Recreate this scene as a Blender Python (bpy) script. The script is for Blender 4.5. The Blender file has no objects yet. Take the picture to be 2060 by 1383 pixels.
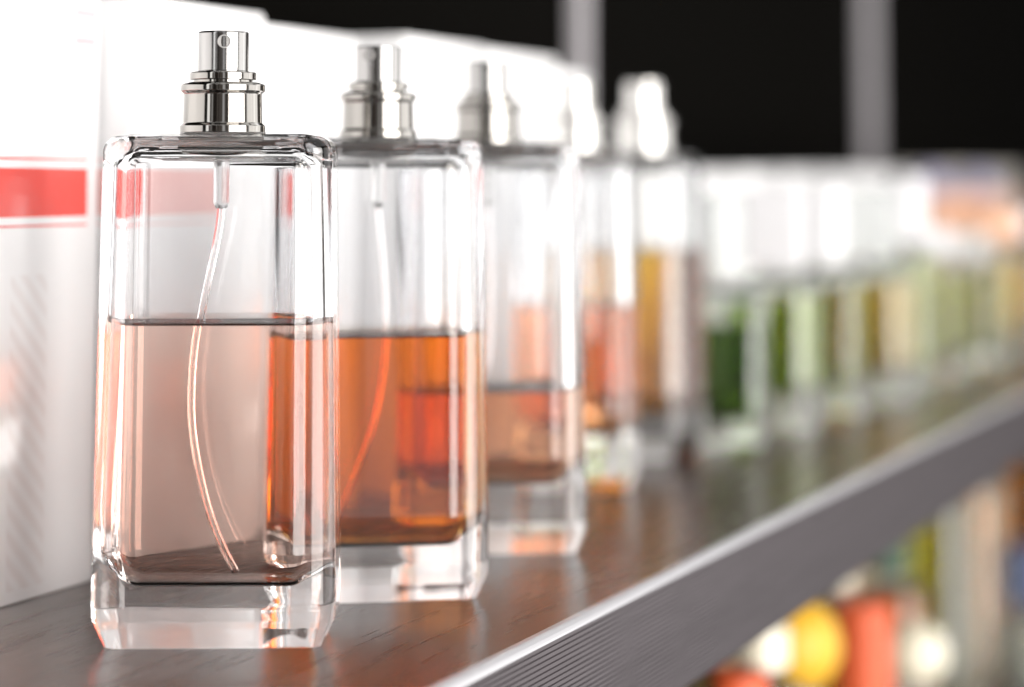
import bpy, bmesh, math, random
from mathutils import Vector, Matrix
random.seed(7)
S = bpy.context.scene
COL = S.collection
MM = 0.001

# ------------------------------------------------------------------ layout
# shelf coordinates: u runs along the shelf away from the viewer, v runs from the
# customer side to the back panel, z up from the top face of the upper shelf (mm).
TH = math.radians(23.5)
FPX = 4300.0
EYE = 95.0
ROT = math.pi/2 - TH
def uv(u, v):
    return Vector((u*math.sin(TH) - v*math.cos(TH), u*math.cos(TH) + v*math.sin(TH)))
def u_at(px, v):
    t = (px-1030)/FPX
    return v*(math.cos(TH)+t*math.sin(TH))/(math.sin(TH)-t*math.cos(TH))
def ground(px, D):
    return Vector(((px-1030)/FPX*D, D))

# ------------------------------------------------------------------ nodes
def new_mat(name):
    m = bpy.data.materials.new(name); m.use_nodes = True
    m.node_tree.nodes.clear()
    return m, m.node_tree.nodes, m.node_tree.links
def principled(name, base, rough=0.4, metal=0.0, coat=0.0, spec=0.5, bump=0, bscale=200, bstretch=(1,1,1), vary=0.0, trans=0.0, sub=0.0, coat_rough=0.03):
    m, N, L = new_mat(name)
    out = N.new('ShaderNodeOutputMaterial'); p = N.new('ShaderNodeBsdfPrincipled')
    p.inputs['Base Color'].default_value = (*base, 1)
    p.inputs['Roughness'].default_value = rough
    p.inputs['Metallic'].default_value = metal
    p.inputs['Coat Weight'].default_value = coat
    p.inputs['Coat Roughness'].default_value = coat_rough
    p.inputs['Specular IOR Level'].default_value = spec
    p.inputs['Transmission Weight'].default_value = trans
    p.inputs['Subsurface Weight'].default_value = sub
    p.inputs['Subsurface Scale'].default_value = 0.003
    L.new(p.outputs[0], out.inputs[0])
    if bump or vary:
        tc = N.new('ShaderNodeTexCoord'); mp = N.new('ShaderNodeMapping')
        mp.inputs['Scale'].default_value = bstretch
        L.new(tc.outputs['Object'], mp.inputs[0])
        nz = N.new('ShaderNodeTexNoise'); nz.inputs['Scale'].default_value = bscale
        nz.inputs['Detail'].default_value = 4
        L.new(mp.outputs[0], nz.inputs['Vector'])
        if bump:
            b = N.new('ShaderNodeBump'); b.inputs['Strength'].default_value = bump
            b.inputs['Distance'].default_value = 0.0003
            L.new(nz.outputs[0], b.inputs['Height']); L.new(b.outputs[0], p.inputs['Normal'])
        if vary:
            mx = N.new('ShaderNodeMix'); mx.data_type = 'RGBA'
            mx.inputs[6].default_value = (*[c*(1-vary) for c in base], 1)
            mx.inputs[7].default_value = (*[min(1, c*(1+vary)) for c in base], 1)
            L.new(nz.outputs[0], mx.inputs[0]); L.new(mx.outputs[2], p.inputs['Base Color'])
    return m
def glass_mat(name, color=(1,1,1), rough=0.0, ior=1.5, wav=0.0, wscale=90):
    m, N, L = new_mat(name)
    out = N.new('ShaderNodeOutputMaterial'); g = N.new('ShaderNodeBsdfGlass')
    g.inputs['Color'].default_value = (*color, 1); g.inputs['Roughness'].default_value = rough
    g.inputs['IOR'].default_value = ior
    L.new(g.outputs[0], out.inputs[0])
    if wav:
        tc = N.new('ShaderNodeTexCoord'); mp = N.new('ShaderNodeMapping')
        mp.inputs['Scale'].default_value = (1, 1, 0.12)
        nz = N.new('ShaderNodeTexNoise'); nz.inputs['Scale'].default_value = wscale
        nz.inputs['Detail'].default_value = 1.0
        b = N.new('ShaderNodeBump'); b.inputs['Strength'].default_value = wav
        b.inputs['Distance'].default_value = 0.002
        L.new(tc.outputs['Object'], mp.inputs[0]); L.new(mp.outputs[0], nz.inputs['Vector'])
        L.new(nz.outputs[0], b.inputs['Height']); L.new(b.outputs[0], g.inputs['Normal'])
    return m
def liquid_mat(name, absorb, ior=1.36):
    """absorb = absorption per millimetre for r, g, b"""
    m, N, L = new_mat(name)
    out = N.new('ShaderNodeOutputMaterial'); g = N.new('ShaderNodeBsdfGlass')
    g.inputs['IOR'].default_value = ior; g.inputs['Roughness'].default_value = 0
    va = N.new('ShaderNodeVolumeAbsorption')
    mx = max(absorb)*1.02
    va.inputs['Color'].default_value = (*[1-a/mx for a in absorb], 1)
    va.inputs['Density'].default_value = mx*1000
    L.new(g.outputs[0], out.inputs[0]); L.new(va.outputs[0], out.inputs['Volume'])
    return m

M = {}
M['glass'] = glass_mat('clear_glass', (0.965,0.968,0.972), wav=0.10)
M['smallglass'] = glass_mat('clear_glass_small', (0.935,0.95,0.935), wav=0.1)
M['tube'] = glass_mat('clear_tube_plastic', (0.99,0.98,0.98), ior=1.375)
M['milky'] = principled('milky_plastic', (0.85,0.85,0.85), rough=0.25, trans=0.85)
M['chrome'] = principled('polished_silver', (0.34,0.328,0.31), rough=0.09, metal=1.0)
M['chrome2'] = principled('brushed_silver', (0.38,0.375,0.37), rough=0.16, metal=1.0)
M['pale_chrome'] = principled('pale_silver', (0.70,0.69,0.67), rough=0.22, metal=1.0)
M['hole'] = principled('nozzle_insert', (0.30,0.295,0.29), rough=0.4, metal=0.3)
M['dark'] = principled('dark_seam', (0.03,0.028,0.026), rough=0.5)
M['pink'] = liquid_mat('pink_perfume', (0.0, 0.0126, 0.0190))
M['orange'] = liquid_mat('orange_perfume', (0.005, 0.075, 0.24))
M['peach'] = liquid_mat('peach_perfume', (0.002, 0.040, 0.078))
M['amber'] = liquid_mat('amber_perfume', (0.006, 0.030, 0.17))
M['honey'] = liquid_mat('honey_perfume', (0.004, 0.040, 0.24))
M['green'] = liquid_mat('green_perfume', (0.10, 0.072, 0.18))
M['palegreen'] = liquid_mat('pale_green_perfume', (0.042, 0.030, 0.13))
M['olive'] = liquid_mat('olive_perfume', (0.040, 0.036, 0.19))
M['yellow'] = liquid_mat('yellow_perfume', (0.028, 0.028, 0.22))
M['red'] = liquid_mat('red_perfume', (0.012, 0.20, 0.24))
M['gold'] = liquid_mat('golden_perfume', (0.006, 0.03, 0.2))
M['red_thin'] = liquid_mat('bright_red_perfume', (0.001, 0.045, 0.13))
M['gold_thin'] = liquid_mat('bright_yellow_perfume', (0.0002, 0.013, 0.12))
M['clear'] = liquid_mat('clear_perfume', (0.003, 0.003, 0.005))

# ------------------------------------------------------------------ mesh helpers
def profile(pts):
    """pts: (o, z, fillet).  returns rings (o, z, no, nz) walking from bottom to top"""
    rings = []
    P = [Vector((p[0], p[1])) for p in pts]
    n = len(P)
    def nrm(t): return (t.y, -t.x)
    for i in range(n):
        if i == 0:
            t = (P[1]-P[0]).normalized(); rings.append((*P[0], *nrm(t))); continue
        if i == n-1:
            t = (P[i]-P[i-1]).normalized(); rings.append((*P[i], *nrm(t))); continue
        t0 = (P[i]-P[i-1]).normalized(); t1 = (P[i+1]-P[i]).normalized()
        ang = t0.angle(t1); r = pts[i][2]
        if r <= 0 or ang < 1e-3:
            rings.append((*P[i], *nrm(t0))); rings.append((*P[i], *nrm(t1), ))
            continue
        cut = r*math.tan(ang/2)
        lim = min((P[i]-P[i-1]).length*(0.97 if i == 1 else 0.49), (P[i+1]-P[i]).length*(0.97 if i == n-2 else 0.49))
        if cut > lim: r *= lim/cut; cut = lim
        a = P[i]-t0*cut; b = P[i]+t1*cut
        s = 1 if t0.x*t1.y-t0.y*t1.x > 0 else -1
        c = a + Vector((-t0.y, t0.x))*r*s
        k = max(4, int(ang/math.radians(9)))
        for j in range(k+1):
            th = s*ang*j/k
            co, si = math.cos(th), math.sin(th)
            v = a-c
            q = c + Vector((v.x*co-v.y*si, v.x*si+v.y*co))
            t = Vector((t0.x*co-t0.y*si, t0.x*si+t0.y*co))
            rings.append((q.x, q.y, *nrm(t)))
    return rings
def rr_ring(a, b, rc, o, seg=9, rmin=0.9):
    """offset rounded rectangle: (x, y, nx, ny)"""
    A, B = a+o, b+o
    r = min(max(rc+o, rmin), A*0.999, B*0.999)
    out = []
    for q, (cx, cy) in enumerate(((A-r, B-r), (-(A-r), B-r), (-(A-r), -(B-r)), (A-r, -(B-r)))):
        for j in range(seg+1):
            t = math.pi/2*(q + j/seg)
            out.append((cx+r*math.cos(t), cy+r*math.sin(t), math.cos(t), math.sin(t)))
    return out
def circ_ring(o, seg=64):
    return [(o*math.cos(2*math.pi*j/seg), o*math.sin(2*math.pi*j/seg), math.cos(2*math.pi*j/seg), math.sin(2*math.pi*j/seg)) for j in range(seg)]
class MB:
    def __init__(s): s.v=[]; s.n=[]; s.f=[]; s.mi=[]
    def loft(s, rings, ringfn, flip=False, cap0=True, cap1=True, mi=0):
        idx = []
        for (o, z, no, nz) in rings:
            pts = ringfn(o); base = len(s.v)
            for (x, y, nx, ny) in pts:
                s.v.append((x*MM, y*MM, z*MM))
                n = Vector((nx*no, ny*no, nz)).normalized()
                s.n.append(-n if flip else n)
            idx.append((base, len(pts)))
        fs = []
        for k in range(len(idx)-1):
            a, m = idx[k]; b, _ = idx[k+1]
            if abs(rings[k][0]-rings[k+1][0]) < 1e-7 and abs(rings[k][1]-rings[k+1][1]) < 1e-7: continue
            for j in range(m):
                j2 = (j+1) % m
                fs.append((a+j, a+j2, b+j2, b+j))
        for which, (o, z, _, _), do in ((0, rings[0], cap0), (1, rings[-1], cap1)):
            if not do: continue
            pts = ringfn(o); base = len(s.v); nz = -1 if which == 0 else 1
            for p in pts:
                s.v.append((p[0]*MM, p[1]*MM, z*MM)); s.n.append(Vector((0,0,-nz if flip else nz)))
            f = tuple(range(base, base+len(pts)))
            fs.append(f[::-1] if which == 0 else f)
        if flip: fs = [f[::-1] for f in fs]
        s.f += fs; s.mi += [mi]*len(fs)
    def build(s, name, mats, parent=None, loc=None):
        me = bpy.data.meshes.new(name); me.from_pydata(s.v, [], s.f)
        if not isinstance(mats, (list, tuple)): mats = [mats]
        for m in mats: me.materials.append(m)
        for p, k in zip(me.polygons, s.mi): p.use_smooth = True; p.material_index = k
        me.update()
        me.normals_split_custom_set_from_vertices(s.n)
        o = bpy.data.objects.new(name, me); COL.objects.link(o)
        if parent: o.parent = parent
        if loc: o.location = loc
        return o
def bm_obj(name, bm, mat, parent=None, smooth=False):
    me = bpy.data.meshes.new(name); bm.to_mesh(me); bm.free()
    for m in (mat if isinstance(mat, (list, tuple)) else [mat]): me.materials.append(m)
    if smooth:
        for p in me.polygons: p.use_smooth = True
    o = bpy.data.objects.new(name, me); COL.objects.link(o)
    if parent: o.parent = parent
    return o
def box_bm(x0, x1, y0, y1, z0, z1, bev=0.0, bm=None, segs=2):
    bm2 = bmesh.new()
    bmesh.ops.create_cube(bm2, size=1)
    bmesh.ops.scale(bm2, vec=((x1-x0)*MM, (y1-y0)*MM, (z1-z0)*MM), verts=bm2.verts)
    bmesh.ops.translate(bm2, vec=((x0+x1)/2*MM, (y0+y1)/2*MM, (z0+z1)/2*MM), verts=bm2.verts)
    if bev: bmesh.ops.bevel(bm2, geom=list(bm2.edges), offset=bev*MM, segments=segs, affect='EDGES', profile=0.5)
    if bm is None: return bm2
    me = bpy.data.meshes.new('t'); bm2.to_mesh(me); bm2.free(); bm.from_mesh(me); bpy.data.meshes.remove(me)
    return bm
def empty(name, x, y, z=0, rz=0.0, label=None, cat=None, group=None):
    o = bpy.data.objects.new(name, None); COL.objects.link(o)
    o.empty_display_size = 0.01
    o.location = (x*MM, y*MM, z*MM); o.rotation_euler = (0, 0, rz)
    if label: o['label'] = label
    if cat: o['category'] = cat
    if group: o['group'] = group
    return o
def tube_obj(name, path, r, mat, parent, ri=None, seg=16):
    """smooth hollow tube along a Catmull-Rom path (mm)"""
    P = [Vector(p) for p in path]; Q = []
    for i in range(len(P)-1):
        p0 = P[max(i-1,0)]; p1 = P[i]; p2 = P[i+1]; p3 = P[min(i+2,len(P)-1)]
        for k in range(8):
            t = k/8
            Q.append(0.5*((2*p1)+(-p0+p2)*t+(2*p0-5*p1+4*p2-p3)*t*t+(-p0+3*p1-3*p2+p3)*t**3))
    Q.append(P[-1])
    bm = bmesh.new()
    def skin(rad, flip):
        rings = []
        for i, q in enumerate(Q):
            t = (Q[min(i+1,len(Q)-1)]-Q[max(i-1,0)]).normalized()
            a = Vector((0,1,0)); x = t.cross(a).normalized(); y = x.cross(t).normalized()
            rings.append([bm.verts.new((q+x*rad*math.cos(2*math.pi*j/seg)+y*rad*math.sin(2*math.pi*j/seg))*MM) for j in range(seg)])
        for i in range(len(rings)-1):
            for j in range(seg):
                f = (rings[i][j], rings[i][(j+1)%seg], rings[i+1][(j+1)%seg], rings[i+1][j])
                bm.faces.new(f[::-1] if flip else f)
        return rings
    a = skin(r, False)
    if ri:
        b = skin(ri, True)
        for k, fl in ((0, True), (-1, False)):
            for j in range(seg):
                f = (a[k][j], a[k][(j+1)%seg], b[k][(j+1)%seg], b[k][j])
                bm.faces.new(f if not fl else f[::-1])
    else:
        bm.faces.new(a[0][::-1]); bm.faces.new(a[-1])
    return bm_obj(name, bm, mat, parent, True)

# ------------------------------------------------------------------ spray bottles
def spray_pump(parent, z0, k=1.0, mat=None, angle=0.0):
    mat = mat or M['chrome']
    mb = MB()
    pr = [(8.2,0,0),(9.1,0,0.2),(9.1,1.5,0.25),(8.45,2.1,0.3),(8.3,8.3,0.5),(9.0,8.9,0.3),(9.0,10.3,0.5),(7.9,10.7,0.2),(6.5,10.8,0)]
    mb.loft(profile([(a*k,b*k,c*k) for a,b,c in pr]), circ_ring)
    pump = mb.build('spray_pump', mat, parent, (0,0,z0*MM))
    mb = MB()
    pr = [(6.3,10.6,0),(6.3,11.2,0),(7.1,11.3,0.2),(7.1,12.9,0.35),(5.6,13.2,0)]
    mb.loft(profile([(a*k,b*k,c*k) for a,b,c in pr]), circ_ring)
    mb.build('collar_ring', mat, pump)
    mb = MB()
    pr = [(5.25,12.9,0),(5.4,13.3,0.1),(5.4,21.6,0.45),(0.4,21.9,0)]
    mb.loft(profile([(a*k,b*k,c*k) for a,b,c in pr]), circ_ring)
    mb.build('spray_button', M['chrome2'] if mat is M['chrome'] else mat, pump)
    # nozzle insert: shallow disc standing just proud of the curved button wall
    mb = MB()
    mb.loft(profile([(1.45*k,-0.5*k,0),(1.45*k,0.22*k,0.1),(1.2*k,0.22*k,0.05),(1.15*k,0.12*k,0.05),(0.2*k,0.10*k,0)]), lambda o: circ_ring(o, 32))
    nz = mb.build('nozzle', M['hole'], pump)
    nz.rotation_euler = (math.pi/2, 0, angle)
    nz.location = (5.25*k*MM*math.sin(angle), -5.25*k*MM*math.cos(angle), 19.3*k*MM)
    return pump

def spray_bottle(x, y, rz, label, liq, fill, W=50.4, Dp=28, H=106, base=11.6, wall=3.4, rc=6.0, k=1.0, tube=None, pumpmat=None, gmat=None, nozzle=0.0):
    t = empty('perfume_bottle', x, y, 0, rz, label, 'perfume bottle', 'spray perfume bottles standing in the front row')
    a, b = W/2, Dp/2
    out = profile([(-3.2,0,0),(-2.7,0,0.8),(-0.15,5.6,3.5),(0,9.5,3.0),(-1.2,H-1.5,3.4),(-7.0,H-0.6,3.0),(-b+1.2,H,0)])
    ia, ib = a-wall, b-wall
    zt = H-3.6
    cav = [(-ib+1.2,base+0.3,0),(0,base,9.5 if ib>10 else 5),(0.1,base+16,30),(-0.9,zt-0.5,4.0),(-ib+1.5,zt,0)]
    mb = MB()
    mb.loft(out, lambda o: rr_ring(a, b, rc, o, 10))
    mb.loft(profile(cav), lambda o: rr_ring(ia, ib, (rc if rc > 10 else 6.2), o, 10), flip=True)
    mb.build('glass_body', gmat or M['glass'], t)
    # liquid, its skin 0.06 mm inside the glass so that the refraction is glass-to-liquid
    e = 0.06
    def wall_o(z): return 0.1 - (z-base-16)/(zt-0.5-base-16)*1.0 if z > base+16 else 0.1
    lp = [(-ib+1.2,base+0.3-e,0),(0+e,base-e,9.5 if ib>10 else 5),(0.1+e,base+16,30),(wall_o(fill)+e,fill+1.7,0.02),(wall_o(fill)-0.7,fill+0.1,1.7),(-3.6,fill,0)]
    mb = MB(); mb.loft(profile(lp), lambda o: rr_ring(ia, ib, (rc if rc > 10 else 6.2), o, 10))
    mb.build('liquid', liq, t)
    if tube is None:
        tube = [(0,0,H-16),(-2,0,fill+8),(-5,0,fill-6),(-3,0,base+20),(4,-1,base+1.5)]
    tube_obj('dip_tube', tube, 0.85, M['tube'], t, ri=0.62)
    mb = MB(); mb.loft(profile([(1.2,H-16.2,0),(1.75,H-15,0.5),(1.75,H-3.7,0)]), lambda o: circ_ring(o, 32))
    mb.build('pump_housing', M['milky'], t)
    spray_pump(t, H-0.25, k, pumpmat, nozzle)
    return t

def place(px, s, half_depth):
    D = 443.0/s + half_depth
    return ground(px, D)

# b1 (in focus)
p = place(447, 1.004, 14)
spray_bottle(p.x, p.y, math.radians(1.0), 'sharp clear glass bottle of pale pink perfume, nearest of the row, by the red-banded box', M['pink'], 65.5,
    tube=[(0,0,90),(-0.7,0,84),(-4.0,1.0,68),(-5.6,1.6,55),(-5.2,1.5,42),(-1.5,0.5,26),(4.2,-1.0,13.6)], nozzle=math.radians(8))
p = place(760, 0.905, 14)
spray_bottle(p.x, p.y, math.radians(9), 'clear glass bottle two-thirds full of deep orange perfume, directly behind the pale pink one', M['orange'], 59.5,
    tube=[(0,0,90),(1.5,1,75),(2.0,1.5,60),(-1,0,40),(-8,-1,22),(-12,-1,14.0)], nozzle=math.radians(-30))
p = place(981, 0.803, 14)
spray_bottle(p.x, p.y, math.radians(5), 'third bottle in the row, with low peach perfume and a very thick glass base', M['peach'], 41.0, base=17,
    tube=[(0,0,90),(1,1,70),(0,1,50),(-4,0,30),(-6,-1,18.5)], nozzle=math.radians(30))
p = place(1158, 0.665, 14)
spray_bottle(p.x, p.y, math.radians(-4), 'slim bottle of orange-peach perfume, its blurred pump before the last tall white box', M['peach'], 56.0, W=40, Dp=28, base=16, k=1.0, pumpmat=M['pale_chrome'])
p = place(1295, 0.60, 14)
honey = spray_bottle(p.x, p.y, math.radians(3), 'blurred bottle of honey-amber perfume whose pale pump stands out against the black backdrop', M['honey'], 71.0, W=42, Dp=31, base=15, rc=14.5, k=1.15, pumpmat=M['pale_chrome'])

M['innercone'] = principled('matte_white', (0.82,0.82,0.80), rough=0.4)  # white tapered cone inside, gives the bottle its pale centre
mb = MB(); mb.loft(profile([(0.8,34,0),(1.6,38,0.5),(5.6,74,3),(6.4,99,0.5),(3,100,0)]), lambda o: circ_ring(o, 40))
mb.build('white_cone', M['innercone'], honey)

# ------------------------------------------------------------------ capped small bottles
def capped_bottle(px, v, label, liq, fill, W, Dp, H, cap, capmat, rz=0, z=0, base=9, rc=5, group='small capped bottles further along the shelf', cap_h=33, cap_r=9, gmat=None):
    if px is None: raise ValueError
    u = u_at(px, v); q = uv(u, v)
    t = empty('perfume_bottle', q.x, q.y, z, math.radians(rz), label, 'perfume bottle', group)
    a, b = W/2, Dp/2; rc = min(rc, b*0.95)
    mb = MB()
    mb.loft(profile([(-1.6,0,0),(-1.2,0,0.5),(0,3,1.5),(-0.4,H-3,3.5),(-b+2,H,0)]), lambda o: rr_ring(a, b, rc, o, 6))
    w = 1.7; ia, ib = a-w, b-w; zt = H-3
    mb.loft(profile([(-ib+2,base,0),(0,base,4),(0,zt,3),(-ib+2,zt,0)]), lambda o: rr_ring(ia, ib, max(rc-1,2), o, 6), flip=True)
    mb.build('glass_body', gmat or M['smallglass'], t)
    e = 0.06
    mb = MB(); mb.loft(profile([(-ib+2,base-e,0),(e,base-e,4),(e,fill,0.1),(-ib+2,fill,0)]), lambda o: rr_ring(ia, ib, max(rc-1,2), o, 6))
    mb.build('liquid', liq, t)
    mb = MB()
    mb.loft(profile([(cap_r*0.72,H-0.2,0),(cap_r*0.72,H+3.5,0)]), lambda o: circ_ring(o, 32))
    mb.build('neck_ring', M['milky'], t)
    mb = MB()
    if cap == 'cylinder':
        mb.loft(profile([(cap_r,H+3.2,0.4),(cap_r,H+3.0+cap_h,1.2),(0.5,H+3.4+cap_h,0)]), lambda o: circ_ring(o, 48))
    elif cap == 'block':
        mb.loft(profile([(0,H+3.2,0.0),(0,H+3.2+cap_h,1.2),(-cap_r*0.6,H+3.4+cap_h,0)]), lambda o: rr_ring(cap_r*1.35, cap_r*0.95, 2.5, o, 5))
    else:
        R = cap_r*1.25; pts = []
        for i in range(15):
            th = math.radians(-70 + 160*i/14); pts.append((max(0.3,R*math.cos(th)), H+3.2+R*0.94+R*math.sin(th), 0.6))
        mb.loft(profile(pts), lambda o: circ_ring(o, 48))
    mb.build('cap', capmat, t)
    return t
M['whitecap'] = principled('white_gloss_cap', (0.62,0.62,0.64), rough=0.2, coat=0.5)
M['frostcap'] = principled('frosted_clear_cap', (0.82,0.85,0.85), rough=0.25, trans=0.55)
M['lilaccap'] = principled('lilac_cap', (0.42,0.40,0.55), rough=0.3)
M['peachcap'] = principled('peach_cap', (0.75,0.42,0.26), rough=0.35)
M['greencap'] = principled('dark_green_cap', (0.008,0.05,0.02), rough=0.3)
M['navycap'] = principled('navy_cap', (0.02,0.035,0.09), rough=0.3)
M['goldcap'] = principled('gold_cap', (0.75,0.5,0.2), rough=0.2, metal=1)
M['creamcap'] = principled('cream_pearl_cap', (0.70,0.66,0.52), rough=0.2, coat=0.5)

small = [
 (1448, 243, 'small bottle of deep green perfume with frosted cap, just right of the honey-amber one', 'green', 44, 34, 26, 58, 'cylinder', 'frostcap', 10),
 (1560, 240, 'small bottle of very pale green perfume just right of the deep green one', 'palegreen', 48, 36, 26, 60, 'block', 'whitecap', 14),
 (1655, 237, 'small bottle of dark olive perfume between the pale green and the golden ones', 'olive', 50, 32, 26, 60, 'cylinder', 'whitecap', 12),
 (1748, 235, 'small bottle of golden-amber perfume, right of the dark olive one', 'amber', 48, 38, 26, 60, 'block', 'frostcap', 12),
 (1826, 234, 'slim blurred bottle of brownish olive perfume close behind the golden-amber one', 'olive', 56, 26, 24, 66, 'cylinder', 'whitecap', 8),
 (1880, 232, 'small bottle of yellow-green perfume in front of the two lilac ball caps', 'yellow', 46, 36, 26, 58, 'cylinder', 'whitecap', 10),
 (1948, 230, 'far bottle of pale green perfume in front of the peach carton', 'palegreen', 46, 34, 26, 54, 'cylinder', 'frostcap', 10),
 (2002, 228, 'far bottle of brown-gold perfume under a short peach cap', 'gold', 50, 36, 26, 62, 'block', 'peachcap', 10),
 (2048, 226, 'farthest visible bottle of clear perfume, cut by the right edge of the picture', 'clear', 50, 40, 26, 64, 'cylinder', 'whitecap', 10),
]
for px, v, lab, lq, fill, W, Dp, H, cap, cm, base in small:
    capped_bottle(px, v, lab, M[lq], fill+(3 if lq != 'green' else 0), W+1, Dp, H, cap, M[cm], rz={1448:-6,1560:-16,1655:-10,1748:-14,1826:-28,1880:30,1948:-24,2002:28,2048:-26}[px], rc={1448:7,1560:13,1655:8,1748:13,1826:11}.get(px, 9), base=base, cap_h=30 if px < 1870 else 12, cap_r=9)
for px, lab in ((1872, 'left one of the two bottles with lilac ball caps, behind the yellow-green one'), (1966, 'right one of the two bottles with lilac ball caps, above the peach carton')):
    capped_bottle(px, 312, lab, M['clear'], 40, 34, 26, 74, 'ball', M['lilaccap'], cap_r=11.5, group='bottles with lilac ball caps')

# ------------------------------------------------------------------ boxes
def box_material(name, base, bands=False, red=(0.74,0.06,0.045), coat=0.6):
    m, N, L = new_mat(name)
    out = N.new('ShaderNodeOutputMaterial'); p = N.new('ShaderNodeBsdfPrincipled')
    p.inputs['Roughness'].default_value = 0.42
    p.inputs['Coat Weight'].default_value = coat; p.inputs['Coat Roughness'].default_value = 0.09
    L.new(p.outputs[0], out.inputs[0])
    tc = N.new('ShaderNodeTexCoord')
    nz = N.new('ShaderNodeTexNoise'); nz.inputs['Scale'].default_value = 26; nz.inputs['Detail'].default_value = 3
    L.new(tc.outputs['Object'], nz.inputs['Vector'])
    b = N.new('ShaderNodeBump'); b.inputs['Strength'].default_value = 0.25; b.inputs['Distance'].default_value = 0.0012
    L.new(nz.outputs[0], b.inputs['Height']); L.new(b.outputs[0], p.inputs['Coat Normal'])
    p.inputs['Base Color'].default_value = (*base, 1)
    if bands:
        sx = N.new('ShaderNodeSeparateXYZ'); L.new(tc.outputs['Object'], sx.inputs[0])
        def rng(sock, lo, hi):
            a = N.new('ShaderNodeMath'); a.operation = 'GREATER_THAN'; L.new(sock, a.inputs[0]); a.inputs[1].default_value = lo*MM
            c = N.new('ShaderNodeMath'); c.operation = 'LESS_THAN'; L.new(sock, c.inputs[0]); c.inputs[1].default_value = hi*MM
            q = N.new('ShaderNodeMath'); q.operation = 'MULTIPLY'; L.new(a.outputs[0], q.inputs[0]); L.new(c.outputs[0], q.inputs[1]); return q.outputs[0]
        def mul(a, b):
            q = N.new('ShaderNodeMath'); q.operation = 'MULTIPLY'; L.new(a, q.inputs[0]); L.new(b, q.inputs[1]); return q.outputs[0]
        def mixc(prev, fac, col):
            mx = N.new('ShaderNodeMix'); mx.data_type = 'RGBA'; L.new(fac, mx.inputs[0])
            if prev is None: mx.inputs[6].default_value = (*base, 1)
            else: L.new(prev, mx.inputs[6])
            mx.inputs[7].default_value = (*col, 1); return mx.outputs[2]
        X, Z = sx.outputs[0], sx.outputs[2]
        xb = rng(X, bands[0], bands[1])            # band span along the box
        c = mixc(None, mul(xb, rng(Z, 87.3, 98.6)), red)
        c = mixc(c, mul(xb, rng(Z, 100.5, 101.0)), red)
        c = mixc(c, mul(xb, rng(Z, 85.0, 85.5)), red)
        xs = rng(X, bands[2], bands[3])
        c = mixc(c, mul(xs, rng(Z, 128.3, 137)), (0.5,0.5,0.54))
        c = mixc(c, mul(xs, rng(Z, 136.0, 136.5)), (0.8,0.15,0.15))
        c = mixc(c, mul(xs, rng(Z, 128.8, 129.3)), (0.8,0.15,0.15))
        if len(bands) > 4:      # greyish-pink hatched stripe down the lower part
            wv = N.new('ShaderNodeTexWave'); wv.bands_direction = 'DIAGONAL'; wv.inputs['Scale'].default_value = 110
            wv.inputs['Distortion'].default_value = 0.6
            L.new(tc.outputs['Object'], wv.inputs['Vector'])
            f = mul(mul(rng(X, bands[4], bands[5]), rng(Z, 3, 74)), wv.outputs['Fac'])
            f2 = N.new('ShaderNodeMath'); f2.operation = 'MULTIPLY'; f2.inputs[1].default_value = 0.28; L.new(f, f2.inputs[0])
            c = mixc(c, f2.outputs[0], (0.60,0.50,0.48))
        L.new(c, p.inputs['Base Color'])
    return m
M['box'] = box_material('glossy_white_card', (0.80,0.80,0.81))
def carton(u0, u1, v, depth, h, label, mat=None, yaw=0, z=0, group='white cartons lined up along the back'):
    q = uv((u0+u1)/2, v)
    t = empty('perfume_box', q.x, q.y, z, ROT+math.radians(yaw), label, 'box', group)
    w = (u1-u0)/2
    bm_obj('carton', box_bm(-w, w, 0, depth, 0, h-0.8, 0.5, segs=2), mat or M['box'], t, True).data
    bm_obj('lid', box_bm(-w+0.4, w-0.4, 0.4, depth-0.4, h-1.0, h, 0.35), mat or M['box'], t, True)
    return t
V0 = 299
u_end = u_at(197, V0)  # carton lengthened out of view so chrome and glass reflect white
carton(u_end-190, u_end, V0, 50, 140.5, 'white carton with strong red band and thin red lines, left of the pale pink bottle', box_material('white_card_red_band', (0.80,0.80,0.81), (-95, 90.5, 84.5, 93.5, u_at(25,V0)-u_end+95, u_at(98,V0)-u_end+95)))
V1 = 291
ua = u_at(262, V1); ub = u_at(531, V1)
carton(ua, ub, V1, 52, 141, 'white carton with a faded red band, standing behind the pale pink bottle', box_material('white_card_pale_band', (0.80,0.80,0.81), (-34, 10, 60, 61), (0.80,0.50,0.48)))
V2 = 297
carton(ub+1.5, u_at(722, V2), V2, 50, 139, 'plain white tall carton just behind the pump of the orange bottle', yaw=0.6)
V3 = 290
ud = u_at(812, V3); ue = u_at(1128, V3)
um = (ud+ue)/2
carton(ud, um-0.6, V3, 50, 140.5, 'tall plain white carton seen between the pumps of the orange and thick-based bottles', yaw=0.3)
carton(um+0.8, ue, V3+1, 50, 140, 'tall plain white carton behind the thick-based third bottle', yaw=-0.3)
V4 = 288
uf = u_at(1200, V4)
carton(ue+1.5, uf, V4+2, 46, 136, 'last and narrowest tall carton, behind the fourth pump')
u = u_at(1385, 299); uz = u_at(1822, 299); n = 6; w = (uz-u)/n
names = ['low white carton left of the deep green bottle top, first after the black gap', 'low white carton behind the deep green bottle cap', 'low white carton behind the pale green bottle cap', 'low white carton behind the dark olive bottle cap', 'low white carton in front of the second grey upright', 'last low white carton before the lilac caps']
for i in range(n):
    carton(u+i*w, u+(i+1)*w-1.5, 297+random.uniform(-3,3), 48, 101.5+random.uniform(-1.2,1.2), names[i], yaw=random.uniform(-1,1), group='low white cartons further along the shelf')
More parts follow.
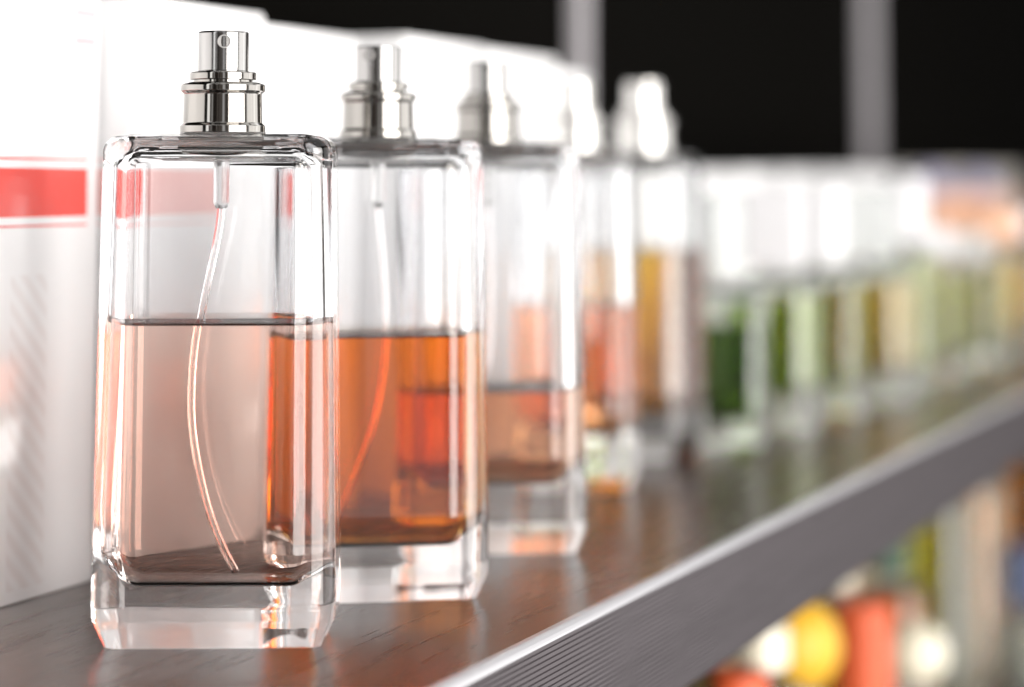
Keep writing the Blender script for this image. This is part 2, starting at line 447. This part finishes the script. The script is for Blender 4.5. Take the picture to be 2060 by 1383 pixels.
M['peachcard'] = principled('peach_card', (0.72,0.40,0.26), rough=0.4, coat=0.3)
M['beigecard'] = principled('beige_card', (0.5,0.47,0.43), rough=0.5)
carton(u_at(1893,280), u_at(2040,280), 276, 22, 88, 'peach carton below the two lilac ball caps', M['peachcard'], group='cartons at the far end of the shelf')
carton(uz+260, uz+520, 322, 45, 106, 'grey-beige carton at the far right edge behind the peach one', M['beigecard'], group='cartons at the far end of the shelf')

# ------------------------------------------------------------------ shelving unit
def laminate(name, c0, c1, rough, ridge=0.15):
    m, N, L = new_mat(name)
    out = N.new('ShaderNodeOutputMaterial'); p = N.new('ShaderNodeBsdfPrincipled')
    L.new(p.outputs[0], out.inputs[0])
    tc = N.new('ShaderNodeTexCoord'); mp = N.new('ShaderNodeMapping'); mp.inputs['Scale'].default_value = (0.06, 1, 1)
    L.new(tc.outputs['Object'], mp.inputs[0])
    nz = N.new('ShaderNodeTexNoise'); nz.inputs['Scale'].default_value = 700; nz.inputs['Detail'].default_value = 5; nz.inputs['Roughness'].default_value = 0.6
    n2 = N.new('ShaderNodeTexNoise'); n2.inputs['Scale'].default_value = 90; n2.inputs['Detail'].default_value = 4
    L.new(mp.outputs[0], nz.inputs['Vector']); L.new(mp.outputs[0], n2.inputs['Vector'])
    mx = N.new('ShaderNodeMath'); mx.operation = 'MULTIPLY_ADD'; mx.inputs[1].default_value = 0.6
    L.new(nz.outputs[0], mx.inputs[0])
    m2 = N.new('ShaderNodeMath'); m2.operation = 'MULTIPLY'; m2.inputs[1].default_value = 0.4; L.new(n2.outputs[0], m2.inputs[0])
    L.new(m2.outputs[0], mx.inputs[2])
    cr = N.new('ShaderNodeValToRGB'); cr.color_ramp.elements[0].position = 0.30; cr.color_ramp.elements[1].position = 0.68
    cr.color_ramp.elements[0].color = (*c0, 1); cr.color_ramp.elements[1].color = (*c1, 1)
    L.new(mx.outputs[0], cr.inputs[0]); L.new(cr.outputs[0], p.inputs['Base Color'])
    rr = N.new('ShaderNodeMapRange'); rr.inputs[1].default_value = 0.3; rr.inputs[2].default_value = 0.7
    rr.inputs[3].default_value = rough*1.25; rr.inputs[4].default_value = rough*0.8
    L.new(mx.outputs[0], rr.inputs[0]); L.new(rr.outputs[0], p.inputs['Roughness'])
    b = N.new('ShaderNodeBump'); b.inputs['Strength'].default_value = ridge; b.inputs['Distance'].default_value = 0.0002
    L.new(nz.outputs[0], b.inputs['Height']); L.new(b.outputs[0], p.inputs['Normal'])
    return m
M['laminate'] = laminate('dark_wood_laminate', (0.036,0.022,0.017), (0.076,0.050,0.040), 0.25, 0.04)
M['lip'] = laminate('grey_grooved_edge', (0.034,0.028,0.031), (0.055,0.046,0.051), 0.42, 0.05)
M['trim'] = principled('pale_edge_strip', (0.36,0.36,0.38), rough=0.3, metal=0.0, coat=0.3)
M['upright'] = principled('grey_metal_upright', (0.36,0.345,0.36), rough=0.45)
M['black'] = principled('black_back_panel', (0.0018,0.0016,0.0012), rough=0.8, spec=0.02)

unit = empty('shelving_unit', 0, 0, 0, ROT, 'dark laminate shelving unit with a pale front edge strip, grooved grey lip and black back', 'shelf')
U0, U1, VF, VB = -150, 3200, 178.4, 372
for zt in (0, -190):
    bm_obj('shelf_board', box_bm(U0, U1, VF, VB, zt-28, zt, 0.0), M['laminate'], unit)
    # pale rounded edge strip
    sec = [(VF,zt),(VF-1.2,zt),(VF-1.8,zt-0.15),(VF-2.7,zt-0.6),(VF-3.15,zt-1.1),(VF-3.25,zt-1.6),(VF,zt-1.6)]
    bm = bmesh.new(); A = [bm.verts.new((U0*MM, a*MM, b*MM)) for a, b in sec]; B = [bm.verts.new((U1*MM, a*MM, b*MM)) for a, b in sec]
    for i in range(len(sec)):
        j = (i+1) % len(sec); bm.faces.new((A[i], B[i], B[j], A[j]))
    bm.faces.new(A); bm.faces.new(B[::-1]); bmesh.ops.recalc_face_normals(bm, faces=bm.faces)
    bm_obj('edge_strip', bm, M['trim'], unit)
    sec = [(VF,zt-1.65)]; z = 1.65; k = 0
    while z < 28.8:
        sec += [(VF-3.2, zt-z), (VF-3.2, zt-z-0.62), (VF-2.8, zt-z-0.78), (VF-2.8, zt-z-1.0)]; z += 1.15
    sec += [(VF-3.2, zt-z), (VF-2.7, zt-z-0.8), (VF, zt-z-0.8)]
    bm = bmesh.new(); A = [bm.verts.new((U0*MM, a*MM, b*MM)) for a, b in sec]; B = [bm.verts.new((U1*MM, a*MM, b*MM)) for a, b in sec]
    for i in range(len(sec)):
        j = (i+1) % len(sec); bm.faces.new((A[i], B[i], B[j], A[j]))
    bm.faces.new(A); bm.faces.new(B[::-1]); bmesh.ops.recalc_face_normals(bm, faces=bm.faces)
    bm_obj('grooved_lip', bm, M['lip'], unit)
bm_obj('back_panel', box_bm(U0, U1, VB+0.5, VB+12, -500, 900), M['black'], unit)
VU = 360
for i, D in enumerate((987, 1487)):
    px = (1165, 1750, 2040)[i]
    u = u_at(px, VU+8); wd = (11, 22)[i]
    o = bm_obj('upright', box_bm(u-wd/2, u+wd/2, VU+4, VU+11.5, 0.3, 900, 1.0), M['upright'], unit)

# ------------------------------------------------------------------ lower shelf goods
LZ = -190
G = 'colourful bottles on the shelf below'
M['yellowcap'] = principled('yellow_gloss_cap', (0.70,0.40,0.03), rough=0.45)
M['redcap'] = principled('orange_red_cap', (0.62,0.10,0.03), rough=0.45)
low = [
 (1478, 222, 'orange-red capped bottle just showing under the grey lip, leftmost on the lower shelf', 'red_thin', 90, 30, 28, 96, 'cylinder', 'redcap', 13, 22, 10),
 (1524, 226, 'yellow-green lower shelf bottle between the leftmost red cap and the yellow ball cap', 'yellow', 104, 30, 30, 112, 'cylinder', 'creamcap', 14, 14, 10),
 (1588, 225, 'bottle with a bright yellow ball cap on the lower shelf', 'gold_thin', 80, 40, 30, 95, 'ball', 'yellowcap', 13, 0, 14),
 (1668, 236, 'golden bottle on the lower shelf just behind the yellow ball cap', 'gold_thin', 110, 30, 30, 116, 'cylinder', 'creamcap', 14, 14, 9),
 (1726, 220, 'bottle with a tall orange-red cap on the lower shelf, left of the cream ball cap', 'red_thin', 64, 38, 30, 72, 'cylinder', 'redcap', 12, 41, 11.5),
 (1778, 240, 'lower shelf bottle with a dark green cap behind the tall orange-red cap', 'red_thin', 96, 34, 28, 102, 'cylinder', 'greencap', 9, 20, 9.5),
 (1828, 214, 'lower shelf bottle of amber perfume with a round cream ball cap', 'amber', 58, 32, 30, 66, 'ball', 'creamcap', 13, 0, 11.5),
 (1886, 240, 'tall yellow-green bottle behind the cream ball cap on the lower shelf', 'yellow', 132, 32, 30, 140, 'cylinder', 'frostcap', 14, 14, 9),
 (1958, 232, 'tall honey-brown bottle near the right end of the lower shelf', 'amber', 122, 36, 32, 130, 'cylinder', 'frostcap', 15, 16, 9),
 (2040, 212, 'brown bottle with a navy cap at the right edge of the lower shelf', 'olive', 52, 40, 30, 60, 'block', 'navycap', 12, 30, 11),
 (2070, 258, 'tall golden bottle half cut off by the right edge, behind the navy cap', 'gold', 134, 40, 32, 140, 'cylinder', 'goldcap', 15, 12, 9),
]
for px, v, lab, lq, fill, W, Dp, H, cap, cm, rc, ch, cr_ in low:
    capped_bottle(px, v, lab, M[lq], fill, W, Dp, H, cap, M[cm], rz=random.choice((-26, 28, 33)), z=LZ, base=9, cap_h=ch, cap_r=cr_, rc=rc, group=G)

# ------------------------------------------------------------------ light
w = bpy.data.worlds.new('World'); S.world = w; w.use_nodes = True
bg = w.node_tree.nodes['Background']; bg.inputs[1].default_value = 1.0
WN, WL = w.node_tree.nodes, w.node_tree.links      # dim shop interior: dark with paler patches
tc = WN.new('ShaderNodeTexCoord'); mp = WN.new('ShaderNodeMapping'); mp.inputs['Scale'].default_value = (1,1,0.35)
nz = WN.new('ShaderNodeTexNoise'); nz.inputs['Scale'].default_value = 4.5; nz.inputs['Detail'].default_value = 3
cr = WN.new('ShaderNodeValToRGB'); e = cr.color_ramp.elements
e[0].position = 0.40; e[0].color = (0.03,0.024,0.02,1); e[1].position = 0.60; e[1].color = (0.9,0.9,0.92,1)
el = e.new(0.5); el.color = (0.16,0.14,0.125,1)
WL.new(tc.outputs['Generated'], mp.inputs[0]); WL.new(mp.outputs[0], nz.inputs['Vector']); WL.new(nz.outputs[0], cr.inputs[0]); WL.new(cr.outputs[0], bg.inputs[0])
def area(name, loc, target, sx, sy, watts, col=(1,1,1)):
    l = bpy.data.lights.new(name, 'AREA'); l.shape = 'RECTANGLE'; l.size = sx*MM; l.size_y = sy*MM; l.energy = watts; l.color = col
    o = bpy.data.objects.new(name, l); COL.objects.link(o)
    o.location = Vector(loc)*MM
    d = (Vector(target)-Vector(loc)); o.rotation_euler = d.to_track_quat('-Z', 'Y').to_euler()
    return o
def P3(u, v, z): q = uv(u, v); return (q.x, q.y, z)
area('overhead_fill_near', P3(560, 20, 640), P3(560, 260, 20), 600, 800, 1.5, (1,0.99,0.97))  # near and far overhead lamps are unseen, added to light the row
area('overhead_fill_far', P3(1300, -40, 600), P3(1200, 260, 0), 520, 1100, 2.2, (1,0.99,0.97))
area('front_light', P3(100, -740, 80), P3(560, 250, 20), 900, 1100, 30, (1,0.96,0.92))  # unseen front lamps, added; the gap leaves a dark line in the chrome
area('front_light', P3(1300, -800, 80), P3(800, 250, 0), 1200, 1100, 9, (1,0.98,0.96))
area('left_fill', (-420, 60, 330), P3(480, 250, 60), 250, 500, 0.8, (1,1,1))  # unseen lamp added to brighten the left side of the chrome

M['tanbacking'] = principled('tan_backing_card', (0.40,0.30,0.19), rough=0.5)  # added backing boxes, they bounce light through the lower liquids
for i, (a, b, lab) in enumerate(((1430,1590,'added tan backing box behind the orange-red bottle on the lower shelf'),(1605,1700,'added tan backing box behind the bright yellow bottle on the lower shelf'),(1715,1850,'added tan backing box behind the bright red bottle on the lower shelf'),(1880,2000,'added tan backing box behind the tall honey-brown bottle on the lower shelf'))):
    carton(u_at(a,262), u_at(b,262), 262, 50, 128, lab, M['tanbacking'], z=LZ, group='added tan backing boxes on the lower shelf')
# ------------------------------------------------------------------ camera
cam = bpy.data.cameras.new('camera'); co = bpy.data.objects.new('camera', cam); COL.objects.link(co)
co.location = (0, 0, EYE*MM); PITCH = math.radians(4.0); co.rotation_euler = (math.pi/2+PITCH, 0, 0)
cam.sensor_width = 36; cam.lens = 36*FPX*math.cos(PITCH)/2060; cam.shift_y = -(691.5-370 + FPX*math.sin(PITCH))/2060
cam.clip_start = 0.02; cam.clip_end = 50
cam.dof.use_dof = True; cam.dof.focus_distance = 0.452; cam.dof.aperture_fstop = cam.lens/13.5
S.camera = co

S.view_settings.view_transform = 'Standard'; S.view_settings.look = 'None'
S.view_settings.exposure = 0; S.view_settings.gamma = 1
c = S.cycles if hasattr(S, 'cycles') else None
S.render.engine = 'CYCLES'; c = S.cycles
c.max_bounces = 24; c.transmission_bounces = 24; c.glossy_bounces = 8; c.diffuse_bounces = 4; c.volume_bounces = 0
c.caustics_reflective = True; c.caustics_refractive = True; c.blur_glossy = 0.4
c.sample_clamp_indirect = 40; c.use_denoising = True
